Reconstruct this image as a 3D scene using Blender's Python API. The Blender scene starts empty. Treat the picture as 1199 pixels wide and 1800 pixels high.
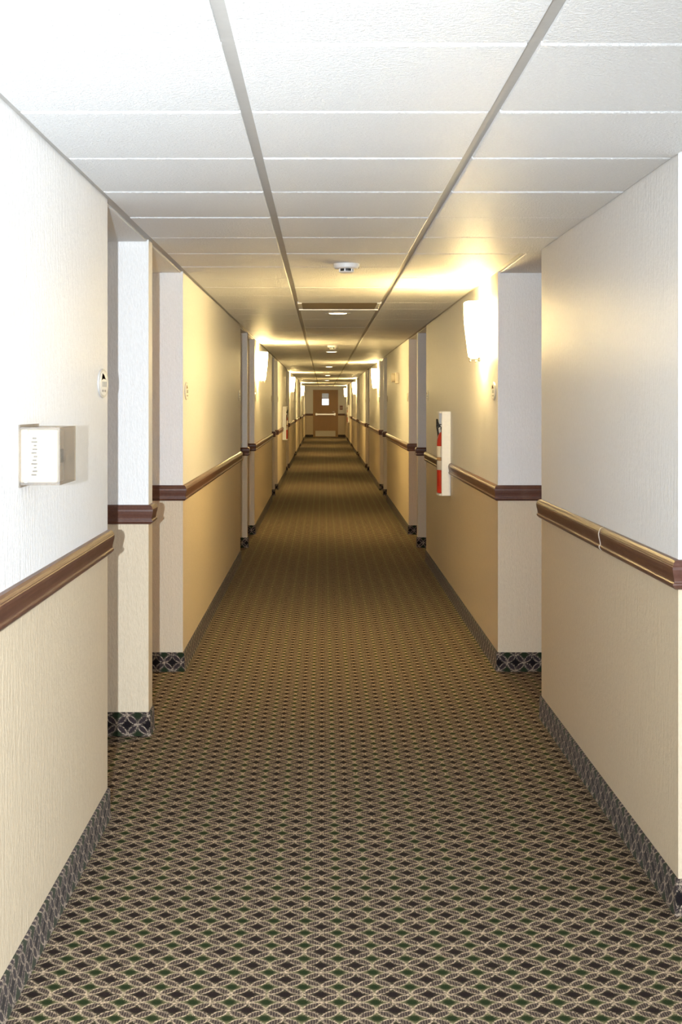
import bpy, bmesh, math, random
from mathutils import Vector
random.seed(7)
SC = bpy.context.scene
COL = SC.collection

# ------------------------------------------------------------------ camera
F_PX, VPX, VPY = 2310.0, 568.0, 709.0
CAM_Z, H = 1.468, 2.182
cd = bpy.data.cameras.new('camera'); cam = bpy.data.objects.new('camera', cd); COL.objects.link(cam)
cam.location = (0, 0, CAM_Z); cam.rotation_euler = (math.pi/2, 0, 0)
cd.sensor_fit = 'VERTICAL'; cd.sensor_height = 36.0; cd.sensor_width = 36.0*1199/1800
cd.lens = F_PX/1800*36.0
cd.shift_x = (599.5-VPX)/1800.0
cd.shift_y = -(900-VPY)/1800.0
cd.clip_start = 0.05; cd.clip_end = 200
SC.camera = cam

# ------------------------------------------------------------------ light and exposure
w = bpy.data.worlds.new('world'); SC.world = w; w.use_nodes = True
w.node_tree.nodes['Background'].inputs[0].default_value = (0.86, 0.93, 1.0, 1)
w.node_tree.nodes['Background'].inputs[1].default_value = 2.5

fl = bpy.data.lights.new('camera_flash', 'SPOT'); flo = bpy.data.objects.new('camera_flash', fl); COL.objects.link(flo)
fl.energy = 790; fl.color = (0.82, 0.91, 1.0); fl.shadow_soft_size = 0.012
fl.spot_size = math.radians(105); fl.spot_blend = 1.0
flo.location = (-0.19, 0.0, 1.465)
flo.rotation_euler = Vector((-0.42, 1.0, -0.02)).to_track_quat('-Z', 'Y').to_euler()

vs = SC.view_settings
vs.view_transform = 'Standard'; vs.look = 'None'; vs.exposure = 0.55; vs.gamma = 1.0; vs.use_curve_mapping = False
SC.cycles.max_bounces = 10; SC.cycles.diffuse_bounces = 6; SC.cycles.transparent_max_bounces = 12
SC.cycles.sample_clamp_indirect = 6.0; SC.cycles.adaptive_threshold = 0.02

SCONCE_COL = (1.0, 0.705, 0.26)
SCONCE_W, SHADE_EMIT = 40.0, 98.0

# ------------------------------------------------------------------ node helpers
class NT:
    def __init__(s, name):
        s.mat = bpy.data.materials.new(name); s.mat.use_nodes = True
        s.t = s.mat.node_tree; s.t.nodes.clear()
        s.out = s.t.nodes.new('ShaderNodeOutputMaterial')
    def n(s, typ, **kw):
        nd = s.t.nodes.new('ShaderNode'+typ)
        for k, v in kw.items(): setattr(nd, k, v)
        return nd
    def link(s, a, b): s.t.links.new(a, b)
    def _in(s, sock, v):
        if isinstance(v, bpy.types.NodeSocket): s.link(v, sock)
        else: sock.default_value = v
    def math(s, op, a, b=None, c=None, clamp=False):
        nd = s.n('Math', operation=op, use_clamp=clamp)
        s._in(nd.inputs[0], a)
        if b is not None: s._in(nd.inputs[1], b)
        if c is not None: s._in(nd.inputs[2], c)
        return nd.outputs[0]
    def mix(s, f, a, b):
        nd = s.n('Mix', data_type='RGBA'); s._in(nd.inputs['Factor'], f)
        s._in(nd.inputs[6], a); s._in(nd.inputs[7], b); return nd.outputs[2]
    def noise(s, vec, scale, detail=2.0, rough=0.5):
        nd = s.n('TexNoise'); s.link(vec, nd.inputs['Vector'])
        nd.inputs['Scale'].default_value = scale; nd.inputs['Detail'].default_value = detail
        nd.inputs['Roughness'].default_value = rough; return nd.outputs['Fac']
    def vmul(s, vec, v):
        nd = s.n('VectorMath', operation='MULTIPLY'); s.link(vec, nd.inputs[0]); nd.inputs[1].default_value = v
        return nd.outputs[0]
    def bump(s, h, strength, dist):
        nd = s.n('Bump'); s.link(h, nd.inputs['Height'])
        nd.inputs['Strength'].default_value = strength; nd.inputs['Distance'].default_value = dist
        return nd.outputs[0]
    def ss(s, x, a, b):
        nd = s.n('MapRange', interpolation_type='SMOOTHSTEP'); s._in(nd.inputs['Value'], x)
        nd.inputs['From Min'].default_value = a; nd.inputs['From Max'].default_value = b
        return nd.outputs['Result']
    def bsdf(s, col, rough=0.5, spec=0.5, metal=0.0, normal=None, **kw):
        nd = s.n('BsdfPrincipled'); s._in(nd.inputs['Base Color'], col); s._in(nd.inputs['Roughness'], rough)
        nd.inputs['Specular IOR Level'].default_value = spec; nd.inputs['Metallic'].default_value = metal
        if normal is not None: s.link(normal, nd.inputs['Normal'])
        for k, v in kw.items(): nd.inputs[k.replace('_', ' ')].default_value = v
        s.link(nd.outputs[0], s.out.inputs[0]); return nd

def rgb(r, g, b): return (r, g, b, 1.0)

def plain(name, col, rough=0.5, spec=0.5, metal=0.0, var=0.06, scale=40.0):
    m = NT(name); tc = m.n('TexCoord').outputs['Object']
    f = m.noise(tc, scale, 3)
    c = m.mix(f, rgb(*[x*(1-var) for x in col]), rgb(*[min(1, x*(1+var)) for x in col]))
    m.bsdf(c, rough, spec, metal); return m.mat

def emit(name, col, strength):
    m = NT(name); e = m.n('Emission'); e.inputs[0].default_value = rgb(*col); e.inputs[1].default_value = strength
    m.link(e.outputs[0], m.out.inputs[0]); return m.mat

def mat_wall():
    m = NT('textured_wallpaper'); pos = m.n('NewGeometry').outputs['Position']
    sep = m.n('SeparateXYZ'); m.link(pos, sep.inputs[0])
    st = m.vmul(pos, (1, 1, 0.32))
    n1 = m.noise(st, 150, 3, 0.65); n2 = m.noise(pos, 3.0, 3); n3 = m.noise(m.vmul(pos, (1, 1, 0.12)), 60, 2)
    up = m.mix(n1, rgb(0.74, 0.73, 0.71), rgb(0.89, 0.885, 0.87))
    lo = m.mix(n1, rgb(0.57, 0.46, 0.315), rgb(0.73, 0.615, 0.445))
    f = m.ss(sep.outputs['Z'], 0.969, 0.971)
    c = m.mix(f, lo, up)
    c = m.mix(m.math('MULTIPLY', n2, 0.10), c, rgb(0.62, 0.55, 0.45))
    h = m.math('ADD', n1, m.math('MULTIPLY', n3, 0.7))
    m.bsdf(c, 0.5, 0.35, normal=m.bump(h, 0.55, 0.006)); return m.mat

def lattice(m, u, v):
    """overlapping-circle lattice: returns (outline, petal, parity, star) masks"""
    a = m.math('ADD', u, v); b = m.math('SUBTRACT', u, v)
    ra = m.math('ROUND', a); rb = m.math('ROUND', b)
    af = m.math('ABSOLUTE', m.math('SUBTRACT', a, ra)); bf = m.math('ABSOLUTE', m.math('SUBTRACT', b, rb))
    def hyp(p, q): return m.math('SQRT', m.math('ADD', m.math('MULTIPLY', p, p), m.math('MULTIPLY', q, q)))
    d = m.math('MINIMUM', hyp(m.math('SUBTRACT', 1.0, af), bf), hyp(af, m.math('SUBTRACT', 1.0, bf)))
    par = m.math('ABSOLUTE', m.math('SUBTRACT', m.math('MULTIPLY', m.math('ADD', ra, rb), 0.5),
                 m.math('ROUND', m.math('MULTIPLY', m.math('ADD', ra, rb), 0.5))))
    par = m.math('GREATER_THAN', par, 0.25)
    r0 = hyp(af, bf)
    star = m.ss(hyp(m.math('SUBTRACT', 0.5, af), m.math('SUBTRACT', 0.5, bf)), 0.20, 0.07)
    return d, par, r0, star

def mat_carpet(name, use_uv):
    m = NT(name)
    if use_uv:
        vec = m.n('UVMap').outputs[0]
    else:
        vec = m.n('NewGeometry').outputs['Position']
    # stitched wobble
    pos = m.n('NewGeometry').outputs['Position']
    sep = m.n('SeparateXYZ'); m.link(vec, sep.inputs[0])
    j = m.noise(pos, 420, 1); j2 = m.noise(m.vmul(pos, (1, 1, 1)), 160, 2)
    wob = m.math('MULTIPLY', m.math('SUBTRACT', j, 0.5), 0.16)
    ox, oy = (0.0, 0.05+0.0845/2) if use_uv else (-0.050, 3.1364)
    u = m.math('ADD', m.math('DIVIDE', m.math('SUBTRACT', sep.outputs[0], ox), 0.0895), wob)
    v = m.math('ADD', m.math('DIVIDE', m.math('SUBTRACT', sep.outputs[1], oy), 0.0845), wob)
    d, par, r0, star = lattice(m, u, v)
    line = m.math('SUBTRACT', 1.0, m.ss(m.math('ABSOLUTE', m.math('SUBTRACT', d, 0.690)), 0.016, 0.058), clamp=True)
    line = m.math('MAXIMUM', line, star)
    petal = m.math('SUBTRACT', 1.0, m.ss(d, 0.65, 0.70), clamp=True)
    if use_uv:
        cream, pet = rgb(0.46, 0.36, 0.27), rgb(0.034, 0.025, 0.028)
        g1, g2 = rgb(0.022, 0.032, 0.016), rgb(0.014, 0.011, 0.012)
        edge = rgb(0.05, 0.045, 0.035)
    else:
        cream, pet = rgb(0.66, 0.50, 0.34), rgb(0.036, 0.025, 0.024)
        g1, g2 = rgb(0.020, 0.031, 0.012), rgb(0.022, 0.015, 0.014)
        edge = rgb(0.15, 0.135, 0.068)
    # fine tufting stripes
    stripe = m.math('SINE', m.math('MULTIPLY', sep.outputs[0], 2*math.pi/0.0065))
    stripe = m.math('MULTIPLY_ADD', stripe, 0.5, 0.5)
    pet2 = m.mix(m.math('MULTIPLY', stripe, 0.04 if use_uv else 0.19), pet, cream)
    gm = m.mix(par, g1, g2)
    halo = m.math('MULTIPLY', m.ss(r0, 0.14, 0.40), m.math('MULTIPLY_ADD', par, -0.75, 1.0))
    cell = m.mix(halo, gm, edge)
    c = m.mix(petal, cell, pet2)
    c = m.mix(m.math('MULTIPLY', line, m.ss(j2, 0.30, 0.68)), c, cream)
    val = m.math('MULTIPLY_ADD', j, 1.3, 0.25)
    hs = m.n('HueSaturation'); m.link(c, hs.inputs['Color']); m.link(val, hs.inputs['Value'])
    m.bsdf(hs.outputs[0], 0.95, 0.05, normal=m.bump(j, 0.5, 0.003), Sheen_Weight=0.10 if use_uv else 0.0, Sheen_Roughness=0.35, Sheen_Tint=rgb(0.85, 0.75, 0.66)); return m.mat

def mat_tile():
    m = NT('ceiling_tile'); tc = m.n('TexCoord').outputs['Object']; pos = m.n('NewGeometry').outputs['Position']
    n1 = m.noise(pos, 110, 4, 0.65); n2 = m.noise(pos, 38, 2)
    c = m.mix(n1, rgb(0.77, 0.768, 0.76), rgb(0.91, 0.907, 0.90))
    oi = m.n('ObjectInfo').outputs['Random']
    c = m.mix(m.math('MULTIPLY', oi, 0.10), c, rgb(0.70, 0.68, 0.64))
    h = m.math('ADD', m.ss(n1, 0.35, 0.65), m.math('MULTIPLY', n2, 0.6))
    m.bsdf(c, 0.52, 0.28, normal=m.bump(h, 0.6, 0.007)); return m.mat

def mat_rail():
    m = NT('stained_rail'); pos = m.n('NewGeometry').outputs['Position']
    n1 = m.noise(m.vmul(pos, (1, 0.15, 1)), 90, 4, 0.6); n2 = m.noise(pos, 12, 3)
    c = m.mix(n1, rgb(0.068, 0.025, 0.018), rgb(0.145, 0.066, 0.044))
    c = m.mix(m.math('MULTIPLY', m.ss(n2, 0.5, 0.8), 0.35), c, rgb(0.20, 0.12, 0.085))
    m.bsdf(c, 0.36, 0.42, normal=m.bump(n1, 0.05, 0.002)); return m.mat

def mat_wood(name, a, b):
    m = NT(name); tc = m.n('TexCoord').outputs['Object']
    n1 = m.noise(m.vmul(tc, (30, 30, 2)), 1.0, 4, 0.6)
    m.bsdf(m.mix(n1, rgb(*a), rgb(*b)), 0.45, 0.4); return m.mat

def mat_clear(name, tint, diff, fac_d, rough=0.08):
    m = NT(name)
    t = m.n('BsdfTransparent'); t.inputs[0].default_value = rgb(*tint)
    g = m.n('BsdfGlossy'); g.inputs[0].default_value = rgb(0.9, 0.9, 0.9); g.inputs['Roughness'].default_value = rough
    dd = m.n('BsdfDiffuse'); dd.inputs[0].default_value = rgb(*diff)
    fr = m.n('Fresnel'); fr.inputs[0].default_value = 1.35
    nz = m.noise(m.n('TexCoord').outputs['Object'], 60, 3)
    m1 = m.n('MixShader'); m.link(m.math('MULTIPLY_ADD', nz, fac_d*0.6, fac_d*0.7), m1.inputs[0])
    m.link(t.outputs[0], m1.inputs[1]); m.link(dd.outputs[0], m1.inputs[2])
    m2 = m.n('MixShader'); m.link(m.math('MULTIPLY', fr.outputs[0], 0.3), m2.inputs[0])
    m.link(m1.outputs[0], m2.inputs[1]); m.link(g.outputs[0], m2.inputs[2])
    m.link(m2.outputs[0], m.out.inputs[0]); return m.mat

M = dict(
    wall=mat_wall(), carpet=mat_carpet('lattice_carpet', False), base=mat_carpet('lattice_carpet_cove', True),
    tile=mat_tile(), grid=plain('grey_grid_metal', (0.50, 0.48, 0.45), 0.55, 0.4),
    rail=mat_rail(), seam=plain('cream_filler', (0.62, 0.52, 0.42), 0.5),
    door=mat_wood('brown_door_veneer', (0.34, 0.19, 0.085), (0.42, 0.25, 0.12)),
    frame=plain('tan_door_frame', (0.40, 0.25, 0.13), 0.6, 0.2),
    white=plain('white_plastic', (0.80, 0.79, 0.76), 0.4), cream=plain('cream_plastic', (0.70, 0.62, 0.46), 0.4),
    wmetal=plain('white_enamel', (0.83, 0.82, 0.79), 0.35), kick=plain('cream_kick_plate', (0.72, 0.66, 0.52), 0.4),
    steel=plain('brushed_steel', (0.75, 0.72, 0.66), 0.3, 0.5, 0.8), brass=plain('satin_nickel', (0.66, 0.60, 0.50), 0.3, 0.5, 0.9),
    black=plain('black_plastic', (0.02, 0.02, 0.02), 0.45), dark=plain('dark_recess', (0.06, 0.05, 0.04), 0.7),
    red=plain('red_enamel', (0.42, 0.022, 0.008), 0.35, 0.5), paper=plain('paper_label', (0.72, 0.66, 0.55), 0.6),
    tan=plain('tan_print', (0.42, 0.25, 0.12), 0.6), ink=plain('dark_print', (0.05, 0.05, 0.05), 0.6), grey=plain('grey_print', (0.30, 0.32, 0.33), 0.6),
    plaque=plain('pale_plaque', (0.56, 0.55, 0.53), 0.28, 0.6), maroon=plain('maroon_enamel', (0.20, 0.06, 0.045), 0.4),
    vent=plain('dull_vent_metal', (0.30, 0.24, 0.16), 0.4, 0.5, 0.3),
    clear=mat_clear('clear_acrylic', (0.84, 0.79, 0.71), (0.85, 0.85, 0.85), 0.10),
    shade=emit('lit_frosted_glass', (1.0, 0.725, 0.30), SHADE_EMIT),
    lens=emit('lit_downlight_lens', (1.0, 0.82, 0.50), 9.0),
    daylight=emit('daylit_glass', (0.95, 0.98, 1.0), 2.2),
    pane=plain('dim_window_glass', (0.16, 0.16, 0.19), 0.15),
)

# ------------------------------------------------------------------ mesh helpers
def obj(name, bm, mat, parent=None, smooth=False, bevel=0.0):
    me = bpy.data.meshes.new(name)
    if smooth:
        for f in bm.faces: f.smooth = True
    bm.normal_update(); bm.to_mesh(me); bm.free()
    if mat is not None: me.materials.append(mat if not isinstance(mat, str) else M[mat])
    o = bpy.data.objects.new(name, me); COL.objects.link(o)
    if parent is not None: o.parent = parent
    if bevel:
        b = o.modifiers.new('bevel', 'BEVEL'); b.width = bevel; b.segments = 2; b.limit_method = 'ANGLE'
    return o

def tag(o, label, cat=None, group=None, kind=None):
    o['label'] = label
    if cat: o['category'] = cat
    if group: o['group'] = group
    if kind: o['kind'] = kind
    return o

def empty(name, loc, label, cat, group=None, kind=None, rz=0.0):
    o = bpy.data.objects.new(name, None); COL.objects.link(o); o.location = loc; o.rotation_euler = (0, 0, rz)
    return tag(o, label, cat, group, kind)

def box(bm, x0, x1, y0, y1, z0, z1):
    vs_ = [bm.verts.new((x, y, z)) for z in (z0, z1) for y in (y0, y1) for x in (x0, x1)]
    for f in ((0, 2, 3, 1), (4, 5, 7, 6), (0, 1, 5, 4), (2, 6, 7, 3), (0, 4, 6, 2), (1, 3, 7, 5)):
        bm.faces.new([vs_[i] for i in f])
    return bm

def bxo(name, dims, mat, parent=None, bevel=0.0):
    return obj(name, box(bmesh.new(), *dims), mat, parent, bevel=bevel)

def lathe(bm, prof, segs=24, axis='Z', center=(0, 0, 0), a0=0.0, a1=2*math.pi):
    full = abs((a1-a0)-2*math.pi) < 1e-6
    n = segs if full else segs+1
    rings = []
    for r, h in prof:
        ring = []
        for i in range(n):
            a = a0+(a1-a0)*i/segs
            p = (r*math.cos(a), r*math.sin(a), h)
            if axis == 'X': p = (h, r*math.cos(a), r*math.sin(a))
            if axis == 'Y': p = (r*math.cos(a), h, r*math.sin(a))
            ring.append(bm.verts.new((p[0]+center[0], p[1]+center[1], p[2]+center[2])))
        rings.append(ring)
    for k in range(len(rings)-1):
        for i in range(n if full else n-1):
            j = (i+1) % n
            bm.faces.new((rings[k][i], rings[k][j], rings[k+1][j], rings[k+1][i]))
    if full:
        if prof[0][0] > 1e-5: bm.faces.new(list(reversed(rings[0])))
        if prof[-1][0] > 1e-5: bm.faces.new(rings[-1])
    bmesh.ops.remove_doubles(bm, verts=bm.verts, dist=1e-6)
    bmesh.ops.recalc_face_normals(bm, faces=bm.faces)
    return bm

def tube(bm, pts, r, segs=8):
    rings = []
    for k, p in enumerate(pts):
        p = Vector(p); a = Vector(pts[max(0, k-1)]); b = Vector(pts[min(len(pts)-1, k+1)])
        t = (b-a).normalized(); u = t.orthogonal().normalized() if k == 0 else (u - t*u.dot(t)).normalized()
        v = t.cross(u)
        rings.append([bm.verts.new(p+(u*math.cos(2*math.pi*i/segs)+v*math.sin(2*math.pi*i/segs))*r) for i in range(segs)])
    for k in range(len(rings)-1):
        for i in range(segs):
            j = (i+1) % segs
            bm.faces.new((rings[k][i], rings[k][j], rings[k+1][j], rings[k+1][i]))
    bm.faces.new(list(reversed(rings[0]))); bm.faces.new(rings[-1])
    bmesh.ops.recalc_face_normals(bm, faces=bm.faces)
    return bm

def sweep(bm, path, prof, side, uvl=None, u0=0.0):
    """profile (offset from wall, height) along a plan path; side=+1 offsets to the left of travel"""
    P = [Vector(p) for p in path]; n = len(P); ms = []
    for i in range(n):
        ns = []
        if i > 0: t = (P[i]-P[i-1]).normalized(); ns.append(Vector((-t.y, t.x))*side)
        if i < n-1: t = (P[i+1]-P[i]).normalized(); ns.append(Vector((-t.y, t.x))*side)
        if len(ns) == 2: mv = (ns[0]+ns[1]); mv = mv/(mv.dot(ns[0])) if mv.length > 1e-6 else ns[0]
        else: mv = ns[0]
        ms.append(mv)
    rows = [[bm.verts.new((P[i].x+ms[i].x*o, P[i].y+ms[i].y*o, z)) for o, z in prof] for i in range(n)]
    L = [u0]
    for i in range(1, n): L.append(L[-1]+(P[i]-P[i-1]).length)
    for i in range(n-1):
        for k in range(len(prof)-1):
            f = bm.faces.new((rows[i][k], rows[i+1][k], rows[i+1][k+1], rows[i][k+1]))
            if uvl is not None:
                for lp, (a, b) in zip(f.loops, ((i, k), (i+1, k), (i+1, k+1), (i, k+1))):
                    lp[uvl].uv = (L[a], prof[b][1])
    bm.faces.new(rows[0]); bm.faces.new(list(reversed(rows[-1])))

# ------------------------------------------------------------------ plan of the corridor
XL, XR, XRN = -0.768, 0.958, 1.019          # left wall, right wall, right wall of the nearest bay
REC = 0.34                                  # depth of the door recesses
FAR = 57.2
PER = 7.5
bayL = [(2.0, 4.657, XL+0.004)] + [(7.2+PER*k, 12.2+PER*k, XL) for k in range(7)]
bayR = [(3.77, 6.129, XRN)] + [(7.2+PER*k, 12.2+PER*k, XR) for k in range(7)]
partL = [(5.805, 5.93)] + [(13.36+PER*k, 13.48+PER*k) for k in range(6)]
partR = [(13.38+PER*k, 13.50+PER*k) for k in range(6)]
ORD = ['first', 'second', 'third', 'fourth', 'fifth', 'sixth', 'seventh', 'eighth']

# floor
bm = bmesh.new(); box(bm, -4.0, 4.0, -1.5, FAR+0.1, -0.05, 0.0)
tag(obj('floor', bm, 'carpet'), 'patterned green and brown lattice carpet running down the whole corridor', 'floor', kind='structure')

# walls
def wall_mesh(bays, parts, s):
    bm = bmesh.new()
    def bx2(xa, xb, y0, y1): box(bm, min(xa, xb), max(xa, xb), y0, y1, 0.0, H+0.06)
    for i, (y0, y1, x) in enumerate(bays):
        if y1 > FAR-0.01: y1 = FAR
        xo = s*4.0 if i == 0 else s*(abs(x)+REC+0.16)
        bx2(x, xo, y0, y1)
    for y0, y1 in parts: bx2(XL-0.003 if s < 0 else XR+0.006, s*(abs(XL if s < 0 else XR)+REC+0.16), y0, y1)
    xb = (XL if s < 0 else XR)+s*REC
    bx2(xb, xb+s*0.15, bays[0][1], FAR)
    bmesh.ops.recalc_face_normals(bm, faces=bm.faces)
    return bm
tag(obj('wall_left', wall_mesh(bayL, partL, -1), 'wall'), 'left corridor wall, white textured paper above and beige below', 'wall', kind='structure')
tag(obj('wall_right', wall_mesh(bayR, partR, 1), 'wall'), 'right corridor wall, white textured paper above and beige below', 'wall', kind='structure')

# far wall with the door opening
DX0, DX1, DZ = -0.385, 0.60, 2.005
bm = bmesh.new()
box(bm, XL-0.3, DX0, FAR, FAR+0.15, 0, H+0.06); box(bm, DX1, XR+0.3, FAR, FAR+0.15, 0, H+0.06); box(bm, DX0, DX1, FAR, FAR+0.15, DZ, H+0.06)
tag(obj('wall_far', bm, 'wall'), 'end wall of the corridor around the brown exit door', 'wall', kind='structure')

# ------------------------------------------------------------------ ceiling: grid plane with every tile hung in it
T = 0.61; CX0 = -0.188; CY0 = 2.613-T; GAP = 0.015; DROP = 0.009
bm = bmesh.new(); box(bm, XL-REC-0.15, 4.0, 1.0, FAR+0.1, H+DROP, H+0.06); box(bm, -4.0, XL-REC-0.15, 1.0, 2.0, H+DROP, H+0.06)
ceil = tag(obj('ceiling', bm, 'grid'), 'suspended ceiling of white textured tiles in a grey grid', 'ceiling', kind='structure')

def tile_mesh(wx, wy):
    bm = bmesh.new(); e = 0.004
    x0, x1, y0, y1 = -wx/2, wx/2, -wy/2, wy/2
    top = [bm.verts.new((x, y, DROP)) for x, y in ((x0, y0), (x1, y0), (x1, y1), (x0, y1))]
    mid = [bm.verts.new((x, y, 0.002)) for x, y in ((x0, y0), (x1, y0), (x1, y1), (x0, y1))]
    low = [bm.verts.new((x, y, 0)) for x, y in ((x0+e, y0+e), (x1-e, y0+e), (x1-e, y1-e), (x0+e, y1-e))]
    for i in range(4):
        j = (i+1) % 4
        bm.faces.new((top[i], mid[i], mid[j], top[j])); bm.faces.new((mid[i], low[i], low[j], mid[j]))
    bm.faces.new(low); bm.faces.new(list(reversed(top)))
    bmesh.ops.recalc_face_normals(bm, faces=bm.faces)
    me = bpy.data.meshes.new('tile'); bm.to_mesh(me); bm.free(); me.materials.append(M['tile']); return me
WA = 0.024                                                   # wall angle strip
cols = [(XL+WA, CX0-GAP), (CX0+GAP-0.002, CX0+T-GAP), (CX0+T+GAP-0.002, XR-WA)]
TM = {}
VENT_ROW = 12
def put_tile(xa, xb, ya, yb):
    key = (round(xb-xa, 3), round(yb-ya, 3))
    if key not in TM: TM[key] = tile_mesh(*key)
    o = bpy.data.objects.new('tile', TM[key]); COL.objects.link(o); o.parent = ceil
    o.location = ((xa+xb)/2, (ya+yb)/2, H+random.uniform(-0.0012, 0.0008))
    o.rotation_euler = (random.uniform(-1, 1)*0.0010, random.uniform(-1, 1)*0.0012, 0)
nrow = int((FAR-CY0)/T)+1
for r in range(nrow):
    ya, yb = CY0+T*r+0.0095, min(CY0+T*(r+1)-0.0095, FAR-0.01)
    if yb-ya < 0.05: continue
    for c, (xa, xb) in enumerate(cols):
        if c == 1 and r == VENT_ROW: continue
        if c == 2 and ya < 6.0: xb = CX0+2*T-GAP
        put_tile(xa, xb, ya, yb)
    if ya < 3.7:                                              # ceiling goes on over the lobby side
        put_tile(CX0+2*T+GAP, CX0+3*T-GAP, ya, min(yb, 3.76))
for y0, y1 in [(bayL[0][1], partL[0][0]), (partL[0][1], bayL[1][0])] + [(a, b) for k in range(2) for a, b in ((bayL[k+1][1], partL[k+1][0]), (partL[k+1][1], bayL[k+2][0]))]:
    put_tile(XL-REC+0.004, XL-0.010, y0+0.004, y1-0.004)
for y0, y1 in [(bayR[0][1], bayR[1][0])] + [(a, b) for k in range(2) for a, b in ((bayR[k+1][1], partR[k][0]), (partR[k][1], bayR[k+2][0]))]:
    put_tile(XR+0.010, XR+REC-0.004, y0+0.004, y1-0.004)

# ------------------------------------------------------------------ chair rails and cove base
RZ = 0.934
RAIL = [(0.0, RZ), (0.010, RZ+0.001), (0.017, RZ+0.008), (0.020, RZ+0.014), (0.0195, RZ+0.018), (0.0155, RZ+0.0215),
        (0.0150, RZ+0.025), (0.0165, RZ+0.034), (0.0195, RZ+0.046), (0.0215, RZ+0.058), (0.0215, RZ+0.066), (0.0195, RZ+0.0685),
        (0.0200, RZ+0.0705), (0.0170, RZ+0.078), (0.0110, RZ+0.084), (0.004, RZ+0.086), (0.0, RZ+0.086)]
COVE = [(0.0, 0.001), (0.013, 0.001), (0.0105, 0.012), (0.009, 0.030), (0.0085, 0.098), (0.006, 0.103), (0.0, 0.104)]
CABS = [('R', 9.97), ('L', 25.0), ('R', 47.4)]
trim_i = [0]
def rail(path, side, label):
    bm = bmesh.new(); sweep(bm, path, RAIL, side); bmesh.ops.recalc_face_normals(bm, faces=bm.faces)
    trim_i[0] += 1
    o = obj('trim_%d' % trim_i[0], bm, 'rail'); tag(o, label, 'chair rail', kind='structure'); return o

def run(bays, parts, s, word):
    side = 1 if s < 0 else -1       # travelling towards -Y: the corridor lies to the left of the left-hand wall
    xb = (XL if s < 0 else XR)+s*REC
    bmb = bmesh.new(); uvl = bmb.loops.layers.uv.new('UVMap')
    first = None
    for i, (y0, y1, x) in enumerate(bays):
        far_x = s*3.9 if i == 0 else xb
        path = [(xb, y1), (x, y1), (x, y0), (far_x, y0)]
        if i == len(bays)-1: path = [(x, FAR), (x, y0), (far_x, y0)]
        sweep(bmb, path, COVE, side, uvl, random.random())
        cut = [c for sd, c in CABS if sd == ('L' if s < 0 else 'R') and y0 < c < y1]
        lab = 'dark brown moulded chair rail along the %s bay of the %s wall' % (ORD[i], word)
        if cut:
            c = cut[0]
            rail(path[:2]+[(x, c+0.135)], side, lab+', beyond its extinguisher cabinet')
            rail([(x, c-0.135)]+path[2:], side, lab+', before its extinguisher cabinet')
        else:
            o = rail(path, side, lab)
            if i == 0: first = o
    for i, (y0, y1) in enumerate(parts):
        x = XL-0.003 if s < 0 else XR+0.006
        path = [(xb, y1), (x, y1), (x, y0), (xb, y0)]
        sweep(bmb, path, COVE, side, uvl, 0.02)
        rail(path, side, 'short dark chair rail wrapping the %s narrow partition of the %s wall' % (ORD[i], word))
    bmesh.ops.recalc_face_normals(bmb, faces=bmb.faces)
    tag(obj('baseboard_'+word, bmb, 'base'), 'black lattice carpet cove base along the %s wall' % word, 'baseboard', kind='structure')
    return first
# travelling -Y, left of travel is +X; corridor is +X of the left wall
run(bayL, partL, -1, 'left')
fr = run(bayR, partR, 1, 'right')
# seam strip on the nearest right-hand rail
ys = 2310*XRN/(1063-568)
bm = bmesh.new(); sweep(bm, [(XRN, ys+0.004), (XRN, ys-0.004)], [(o*1.05+0.001, z) for o, z in RAIL], -1)
bmesh.ops.recalc_face_normals(bm, faces=bm.faces)
tag(obj('joint_cover', bm, 'seam', fr), 'pale joint between two rail lengths')
# end wall base and rails
for nm, xa, xb in (('left', XL, DX0-0.05), ('right', DX1+0.05, XR)):
    bm = bmesh.new(); sweep(bm, [(xa, FAR), (xb, FAR)], RAIL, -1); bmesh.ops.recalc_face_normals(bm, faces=bm.faces)
    trim_i[0] += 1
    tag(obj('trim_%d' % trim_i[0], bm, 'rail'), 'short dark chair rail on the end wall, %s of the exit door' % nm, 'chair rail', kind='structure')
bm = bmesh.new(); uvl = bm.loops.layers.uv.new('UVMap')
sweep(bm, [(XL, FAR), (DX0-0.05, FAR)], COVE, -1, uvl); sweep(bm, [(DX1+0.05, FAR), (XR, FAR)], COVE, -1, uvl)
bmesh.ops.recalc_face_normals(bm, faces=bm.faces)
tag(obj('baseboard_far', bm, 'base'), 'black lattice carpet cove base on the end wall', 'baseboard', kind='structure')

# ------------------------------------------------------------------ doors
d = empty('door_1', (0, FAR, 0), 'brown exit door with lit window, push bar and pale kick plate at corridor end', 'door', kind='structure')
leaf = bxo('leaf', (DX0, DX1, 0.03, 0.075, 0.0, DZ), 'door', d)
bm = bmesh.new(); box(bm, DX0-0.05, DX0+0.008, -0.02, 0.10, 0, DZ+0.05); box(bm, DX1-0.008, DX1+0.05, -0.02, 0.10, 0, DZ+0.05); box(bm, DX0-0.05, DX1+0.05, -0.02, 0.10, DZ-0.008, DZ+0.05)
obj('door_frame', bm, 'door', d)
bxo('kick_plate', (-0.335, 0.54, 0.022, 0.031, 0.03, 0.275), 'kick', d)
bm = bmesh.new()
for a in ((-0.075, -0.045, 1.365, 1.93), (0.245, 0.275, 1.365, 1.93)): box(bm, a[0], a[1], 0.018, 0.031, a[2], a[3])
for a in (1.365, 1.665, 1.90): box(bm, -0.075, 0.275, 0.018, 0.031, a, a+0.03)
wf = obj('window_frame', bm, 'frame', d)
tag(bxo('pane', (-0.047, 0.247, 0.024, 0.030, 1.39, 1.67), 'daylight', wf), 'bright daylit window pane')
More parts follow.
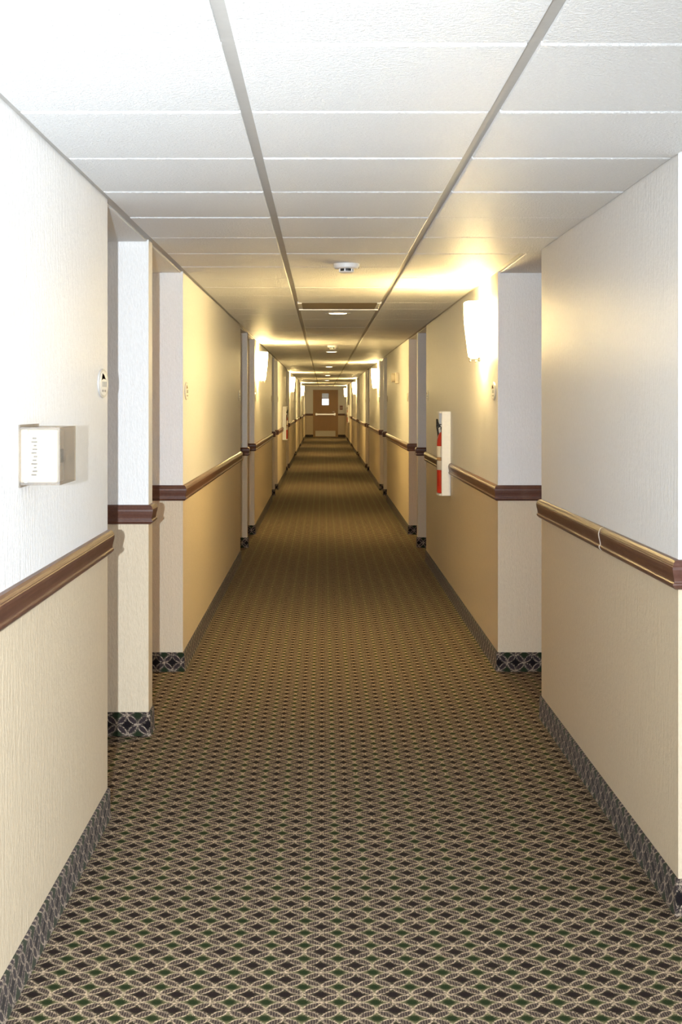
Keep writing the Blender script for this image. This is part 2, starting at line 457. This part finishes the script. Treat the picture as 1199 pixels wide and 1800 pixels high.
tag(bxo('pane', (-0.047, 0.247, 0.024, 0.030, 1.69, 1.905), 'pane', wf), 'dim grey upper window pane')
pb = bxo('push_bar', (-0.30, 0.50, -0.055, -0.015, 0.955, 1.025), 'steel', d, bevel=0.008)
for x in (-0.33, 0.47): bxo('bracket', (x, x+0.075, -0.06, 0.031, 0.935, 1.045), 'steel', pb, bevel=0.006)
bm = bmesh.new(); tube(bm, [(0.50, 0.03, 1.10), (0.50, -0.03, 1.10), (0.41, -0.035, 1.10)], 0.012)
obj('lever_handle', bm, 'steel', d)

def room_door(n, s, y0, y1, q):
    xb = (XL if s < 0 else XR)+s*REC; yc = (y0+y1)/2; hw = 0.43
    o = empty('door_%d' % n, (xb, yc, 0), 'brown guest room door set back in the %s recess of the %s wall' % (ORD[q], 'left' if s < 0 else 'right'), 'door', kind='structure')
    def B(name, a, b, ya, yb, za, zb, mat, par, bev=0.0):
        return bxo(name, (min(-s*a, -s*b), max(-s*a, -s*b), ya, yb, za, zb), mat, par, bev)
    lf = B('leaf', 0.002, 0.018, -hw, hw, 0.01, 2.02, 'door', o)
    B('jamb', 0.0, 0.03, -hw-0.05, -hw, 0, 2.07, 'frame', o); B('jamb', 0.0, 0.03, hw, hw+0.05, 0, 2.07, 'frame', o)
    B('header', 0.0, 0.03, -hw, hw, 2.02, 2.07, 'frame', o)
    h = B('lock_plate', 0.017, 0.03, hw-0.10, hw-0.04, 0.92, 1.12, 'brass', lf, 0.004)
    return o
n = 2
for s, lst in ((-1, [(bayL[0][1], partL[0][0]), (partL[0][1], bayL[1][0]), (bayL[1][1], partL[1][0]), (partL[1][1], bayL[2][0])]),
               (1, [(bayR[0][1], bayR[1][0]), (bayR[1][1], partR[0][0]), (partR[0][1], bayR[2][0])])):
    for q, (y0, y1) in enumerate(lst): room_door(n, s, y0, y1, q); n += 1

# ------------------------------------------------------------------ wall sconces
def half_shade():
    bm = bmesh.new(); segs = 20
    prof = [(0.098, 0.078, 0.0), (0.104, 0.083, 0.03), (0.118, 0.094, 0.12), (0.128, 0.103, 0.20), (0.132, 0.106, 0.26), (0.132, 0.106, 0.325)]
    for th in (0.0, 0.004):
        rows = []
        for hw, dp, z in prof:
            row = []
            for i in range(segs+1):
                a = math.pi*i/segs
                ca, sa = math.cos(a), math.sin(a)
                e = 0.55                                  # squarish half drum
                y = (hw-th)*math.copysign(abs(ca)**e, ca); x = 0.012+(dp-th)*abs(sa)**e
                row.append(bm.verts.new((x, y, z)))
            rows.append(row)
        for k in range(len(rows)-1):
            for i in range(segs):
                bm.faces.new((rows[k][i], rows[k][i+1], rows[k+1][i+1], rows[k+1][i]))
        if th == 0.0: outer = rows
    for k in (0, -1):
        for i in range(segs):
            bm.faces.new((outer[k][i], outer[k][i+1], rows[k][i+1], rows[k][i]))
    bmesh.ops.recalc_face_normals(bm, faces=bm.faces)
    return bm
def make_sconce(x, y, s, label):
    # local +X points into the corridor
    o = empty('wall_sconce', (x, y, 1.742), label, 'wall lamp', 'frosted wall sconces along the corridor', rz=0.0 if s < 0 else math.pi)
    obj('shade', half_shade(), 'shade', o, smooth=True)
    bxo('back_plate', (0.0, 0.012, -0.06, 0.06, 0.02, 0.27), 'brass', o, 0.004)
    bk = bxo('bracket', (0.0, 0.085, -0.010, 0.010, -0.012, -0.004), 'brass', o, 0.002)
    bxo('cross_bar', (0.035, 0.047, -0.095, 0.095, -0.012, -0.003), 'brass', bk, 0.002)
    for yy, xx in ((-0.088, 0.041), (0.088, 0.041), (0.0, 0.085)):
        bm = lathe(bmesh.new(), [(0.0, -0.030), (0.005, -0.028), (0.008, -0.020), (0.005, -0.013), (0.009, -0.010), (0.009, 0.002), (0.0, 0.002)], 12, center=(xx, yy, 0))
        obj('finial', bm, 'brass', o, smooth=True)
    bm = lathe(bmesh.new(), [(0.0, 0.10), (0.016, 0.10), (0.016, 0.16), (0.0, 0.16)], 12, center=(0.055, 0, 0)); obj('lamp_socket', bm, 'white', o)
    L = bpy.data.lights.new('sconce_bulb', 'POINT'); L.energy = SCONCE_W; L.color = SCONCE_COL; L.shadow_soft_size = 0.025
    lo = bpy.data.objects.new('sconce_bulb', L); COL.objects.link(lo); lo.parent = o; lo.location = (0.058, 0, 0.215)
    return o
rl = ['bright sconce on right wall above the nearest extinguisher cabinet', 'second nearest lit sconce on the right wall, beyond the alarm sounder',
      'third lit sconce along the right wall', 'farthest lit sconce on the right wall, next to the exit door']
ll = ['nearest lit sconce on the left wall', 'second lit sconce along the left wall, beyond its extinguisher cabinet', 'farthest lit sconce on the left wall']
for i, y in enumerate((7.80, 22.9, 37.9, 52.9)): make_sconce(XR, y, 1, rl[i])
for i, y in enumerate((15.4, 30.4, 45.4)): make_sconce(XL, y, -1, ll[i])

# ------------------------------------------------------------------ recessed downlights, detectors, vent
CXM = CX0+T/2
dl = ['nearest round recessed ceiling light, just beyond the ceiling vent', 'second round recessed ceiling light, beyond the second smoke detector',
      'third round recessed ceiling light along the corridor', 'fourth round recessed ceiling light along the corridor', 'fifth and farthest round recessed ceiling light']
for i, y in enumerate((10.37, 18.1, 25.5, 33.4, 40.6)):
    o = empty('recessed_light', (CXM, y, H), dl[i], 'ceiling light', 'round recessed ceiling lights')
    obj('trim_ring', lathe(bmesh.new(), [(0.072, -0.004), (0.080, -0.007), (0.098, -0.004), (0.100, -0.0015), (0.072, -0.0015)], 32), 'white', o, smooth=True)
    obj('lens', lathe(bmesh.new(), [(0.0, -0.010), (0.04, -0.009), (0.068, -0.006), (0.076, -0.0018), (0.0, -0.0018)], 32), 'lens', o, smooth=True)
sd = ['white round smoke detector on the ceiling, nearest the camera', 'second smoke detector, just before the second recessed light', 'farthest smoke detector near the exit door end']
for i, y in enumerate((6.72, 16.2, 48.6)):
    o = empty('smoke_detector', (CXM+0.003, y, H-0.001), sd[i], 'smoke detector', 'ceiling smoke detectors')
    obj('base', lathe(bmesh.new(), [(0.0, 0.0), (0.066, 0.0), (0.067, -0.004), (0.065, -0.020), (0.058, -0.026), (0.0, -0.026)], 36), 'white', o, smooth=False)
    obj('sensing_chamber', lathe(bmesh.new(), [(0.0, -0.024), (0.034, -0.024), (0.034, -0.040), (0.0, -0.040)], 28), 'black', o)
    obj('cap', lathe(bmesh.new(), [(0.0, -0.0385), (0.038, -0.0385), (0.039, -0.042), (0.030, -0.047), (0.0, -0.048)], 28), 'white', o, smooth=False)
    for k in range(6):
        a = math.radians(15+60*k); bm = bmesh.new(); cx, cy = 0.0365*math.cos(a), 0.0365*math.sin(a)
        box(bm, cx-0.003, cx+0.003, cy-0.003, cy+0.003, -0.040, -0.024); obj('rib', bm, 'white', o)
    bm = lathe(bmesh.new(), [(0.0, 0.0), (0.006, -0.004), (0.006, -0.010), (0.0, -0.014)], 10, center=(0.062, -0.012, -0.012)); obj('indicator', bm, 'brass', o, smooth=True)
vy0, vy1 = CY0+T*VENT_ROW+0.006, CY0+T*(VENT_ROW+1)-0.006
o = empty('ceiling_vent', (CXM, (vy0+vy1)/2, H), 'dull brown louvred ceiling vent between the grid runners', 'vent')
hx, hy = T/2-0.006, (vy1-vy0)/2
bm = bmesh.new(); box(bm, -hx, hx, -hy, -hy+0.03, 0.001, DROP); box(bm, -hx, hx, hy-0.022, hy, -0.012, DROP)
box(bm, -hx, -hx+0.03, -hy+0.03, hy-0.022, -0.004, DROP); box(bm, hx-0.03, hx, -hy+0.03, hy-0.022, -0.004, DROP)
obj('frame', bm, 'wmetal', o)
bxo('backing', (-hx+0.03, hx-0.03, -hy+0.03, hy-0.022, 0.005, 0.0085), 'dark', o)
for k in range(11):
    yy = -hy+0.05+k*(2*hy-0.09)/10; bm = bmesh.new()
    vs4 = [bm.verts.new((x, yy+dy, z)) for x in (-hx+0.03, hx-0.03) for dy, z in ((-0.022, 0.004), (-0.020, 0.0055), (0.022, -0.004), (0.020, -0.0055))]
    for f in ((0, 1, 2, 3), (7, 6, 5, 4), (0, 4, 5, 1), (1, 5, 6, 2), (2, 6, 7, 3), (3, 7, 4, 0)): bm.faces.new([vs4[q] for q in f])
    bmesh.ops.recalc_face_normals(bm, faces=bm.faces); obj('slat', bm, 'vent', o)

# ------------------------------------------------------------------ extinguisher cabinets
def cabinet(s, y, x, label, lab2):
    rz = math.pi if s > 0 else 0.0
    o = empty('extinguisher_cabinet', (x, y, 0.774), label, 'cabinet', 'open white extinguisher cabinets', rz=rz)
    hw = 0.125
    bxo('back_panel', (0.0005, 0.004, -hw+0.012, hw-0.012, 0.012, 0.622), 'wmetal', o)
    for q in (-1, 1):
        a, b = (q*hw, q*(hw-0.014)); bxo('side_panel', (0.0005, 0.070, min(a, b), max(a, b), 0, 0.634), 'wmetal', o, 0.005)
    for z0, z1 in ((0.0, 0.014), (0.620, 0.634)):
        bm = bmesh.new(); prof = []
        for i in range(13):
            t = -1+2*i/12; prof.append((0.062+0.034*math.sqrt(max(0, 1-t*t)), t*(hw-0.0142)))
        lo = [bm.verts.new((px, py, z0)) for px, py in prof]+[bm.verts.new((0.0045, hw-0.0142, z0)), bm.verts.new((0.0045, -hw+0.0142, z0))]
        hi = [bm.verts.new((v.co.x, v.co.y, z1)) for v in lo]
        bm.faces.new(lo); bm.faces.new(hi)
        for i in range(len(lo)): bm.faces.new((lo[i], lo[(i+1) % len(lo)], hi[(i+1) % len(lo)], hi[i]))
        bmesh.ops.recalc_face_normals(bm, faces=bm.faces); obj('shelf' if z0 == 0 else 'top_panel', bm, 'wmetal', o)
    e = empty('fire_extinguisher', (x-s*0.050, y, 0.789), lab2, 'extinguisher', 'red fire extinguishers', rz=rz)
    obj('cylinder', lathe(bmesh.new(), [(0.0, 0.0), (0.040, 0.0), (0.044, 0.006), (0.0450, 0.012), (0.0450, 0.36), (0.043, 0.40), (0.036, 0.435), (0.024, 0.455), (0.016, 0.462), (0.0, 0.462)], 28), 'red', e, smooth=True)
    obj('paper_label', lathe(bmesh.new(), [(0.0454, 0.175), (0.0458, 0.175), (0.0458, 0.355), (0.0454, 0.355)], 28), 'paper', e, smooth=True)
    obj('label_band', lathe(bmesh.new(), [(0.0456, 0.245), (0.0462, 0.245), (0.0462, 0.272), (0.0456, 0.272)], 28), 'tan', e, smooth=True)
    obj('base_ring', lathe(bmesh.new(), [(0.044, 0.04), (0.0462, 0.042), (0.0462, 0.048), (0.044, 0.05)], 28), 'red', e, smooth=True)
    v = obj('valve', lathe(bmesh.new(), [(0.0, 0.455), (0.014, 0.455), (0.014, 0.48), (0.018, 0.482), (0.018, 0.50), (0.0, 0.50)], 16), 'black', e)
    bxo('lever', (-0.012, 0.045, -0.008, 0.008, 0.515, 0.522), 'black', v, 0.002); bxo('carry_handle', (-0.012, 0.045, -0.009, 0.009, 0.494, 0.502), 'black', v, 0.002)
    bm = tube(bmesh.new(), [(0.015, 0.0, 0.49), (0.034, 0.0, 0.52), (0.042, -0.012, 0.555), (0.040, -0.030, 0.50), (0.030, -0.045, 0.44), (0.018, -0.050, 0.32), (0.016, -0.0535, 0.20)], 0.0075, 10)
    obj('hose', bm, 'black', e, smooth=True)
    bm = lathe(bmesh.new(), [(0.0, 0.018), (0.013, 0.018), (0.013, 0.026), (0.0, 0.026)], 16, axis='X', center=(0, 0, 0.49)); obj('gauge', bm, 'white', e)
cabinet(1, 9.97, XR, 'white open cabinet on right wall below the brightest sconce', 'red fire extinguisher in the near right-hand white cabinet')
cabinet(-1, 25.0, XL, 'white open extinguisher cabinet far along the left wall', 'red fire extinguisher in the left wall cabinet')
cabinet(1, 47.4, XR, 'distant white extinguisher cabinet on right wall near the exit door', 'tiny red fire extinguisher in the distant right-hand cabinet')

# ------------------------------------------------------------------ oval door plaques
def oval(bm, a, b, x0, x1, n=32, cy=0.0, cz=0.0):
    lo = [bm.verts.new((x0, cy+a*math.cos(2*math.pi*i/n), cz+b*math.sin(2*math.pi*i/n))) for i in range(n)]
    hi = [bm.verts.new((x1, cy+a*0.985*math.cos(2*math.pi*i/n), cz+b*0.97*math.sin(2*math.pi*i/n))) for i in range(n)]
    bm.faces.new(lo); bm.faces.new(hi)
    for i in range(n): bm.faces.new((lo[i], lo[(i+1) % n], hi[(i+1) % n], hi[i]))
    bmesh.ops.recalc_face_normals(bm, faces=bm.faces); return bm
def plaque(x, y, s, label, z=1.537, full=True, k=1.0):
    o = empty('room_plaque', (x, y, z), label, 'sign', 'oval room plaques beside the doors', rz=math.pi if s > 0 else 0.0)
    a, b = 0.100*k, 0.051*k
    obj('backing', oval(bmesh.new(), a, b, 0.0005, 0.005), 'plaque', o)
    obj('face', oval(bmesh.new(), a*0.80, b*0.84, 0.005, 0.0062), 'paper' if not full else 'white', o)
    if full:
        bm = bmesh.new()
        v = [bm.verts.new(p) for p in ((0.0066, -0.045*k, 0.010*k), (0.0066, -0.030*k, 0.034*k), (0.0066, 0.0, 0.030*k), (0.0066, 0.035*k, 0.014*k), (0.0066, -0.010*k, 0.016*k))]
        bm.faces.new(v); bmesh.ops.solidify(bm, geom=bm.faces[:], thickness=0.0003); obj('emblem', bm, 'tan', o)
        for i in range(3):
            yy = (-0.030+0.030*i)*k
            bxo('digit', (0.0060, 0.0067, yy, yy+0.018*k, -0.012*k, 0.006*k), 'grey', o)
            bxo('mark', (0.0060, 0.0067, yy-0.004*k, yy+0.006*k, -0.030*k, -0.022*k), 'ink', o)
    return o
plaque(XL+0.004, 4.546, -1, 'oval room plaque on the nearest left wall, above the clear thermostat guard', z=1.537)
for s, bays, word in ((-1, bayL, 'left'), (1, bayR, 'right')):
    for i, (y0, y1, x) in list(enumerate(bays))[1:6]:
        for yy, e in ((y0+0.17, 'near'), (y1-0.17, 'far')):
            plaque(x, yy, s, 'small room plaque at the %s end of the %s bay of the %s wall' % (e, ORD[i], word), full=y0 < 12)

# ------------------------------------------------------------------ thermostat in its clear guard on the near left wall
xw = XL+0.004
g = empty('thermostat_guard', (xw, 3.30, 1.262), 'clear acrylic box guard fixed to the nearest left wall', 'guard')
p, ln, hh, th = 0.103, 0.21, 0.146, 0.0025
bxo('near_panel', (0.004, p, 0.0, th, 0, hh), 'clear', g); bxo('far_panel', (0.004, p, ln-th, ln, 0, hh), 'clear', g)
bxo('front_panel', (p-th, p, th, ln-th, 0, hh), 'clear', g)
bxo('top_panel', (0.004, p-th, th, ln-th, hh-th, hh), 'clear', g); bxo('bottom_panel', (0.004, p-th, th, ln-th, 0, th), 'clear', g)
bm = bmesh.new(); box(bm, 0.0005, 0.004, -0.006, ln+0.006, -0.006, 0.005); box(bm, 0.0005, 0.004, -0.006, ln+0.006, hh-0.005, hh+0.006)
box(bm, 0.0005, 0.004, -0.006, 0.006, 0.005, hh-0.005); box(bm, 0.0005, 0.004, ln-0.006, ln+0.006, 0.005, hh-0.005)
obj('wall_flange', bm, 'clear', g)
for z in (0.012, hh-0.012):
    bm = lathe(bmesh.new(), [(0.0, -0.007), (0.006, -0.006), (0.006, 0.0), (0.0, 0.0)], 12, axis='Y', center=(0.018, -0.0005, z)); obj('hinge_pin', bm, 'brass', g)
t = empty('thermostat', (xw, 3.318, 1.272), 'white thermostat with side vent slots inside the clear guard', 'thermostat')
bxo('body', (0.0005, 0.096, -0.012, 0.075, -0.004, 0.130), 'wmetal', t, 0.005)
for k in range(11):
    z = 0.014+k*0.0092
    bxo('vent_slot', (0.030+0.003*(k % 3), 0.043+0.002*(k % 2), -0.0126, -0.010, z, z+0.004), 'ink', t)
bxo('dial', (0.0955, 0.0985, 0.02, 0.055, 0.045, 0.080), 'grey', t, 0.002)

# ------------------------------------------------------------------ alarm sounder and pull station
o = empty('alarm_sounder', (XR, 16.7, 1.72), 'cream wall alarm sounder with round horn, high on the right wall', 'alarm', rz=math.pi)
bxo('box', (0.0005, 0.045, -0.13, 0.13, 0.0, 0.135), 'cream', o, 0.008)
obj('horn', lathe(bmesh.new(), [(0.052, 0.04), (0.056, 0.06), (0.056, 0.09), (0.048, 0.094), (0.03, 0.075), (0.0, 0.070)], 28, axis='X', center=(0, 0.03, 0.075)), 'cream', o, smooth=False)
obj('horn_core', lathe(bmesh.new(), [(0.0, 0.068), (0.014, 0.072), (0.016, 0.084), (0.0, 0.088)], 16, axis='X', center=(0, 0.03, 0.075)), 'dark', o)
o = empty('pull_station', (0.79, FAR, 1.19), 'small dark red alarm pull station right of the exit door', 'alarm')
bxo('body', (-0.065, 0.065, -0.045, -0.0005, 0.0, 0.18), 'maroon', o, 0.006)
bxo('pull_bar', (-0.045, 0.045, -0.062, -0.045, 0.06, 0.085), 'paper', o, 0.003)
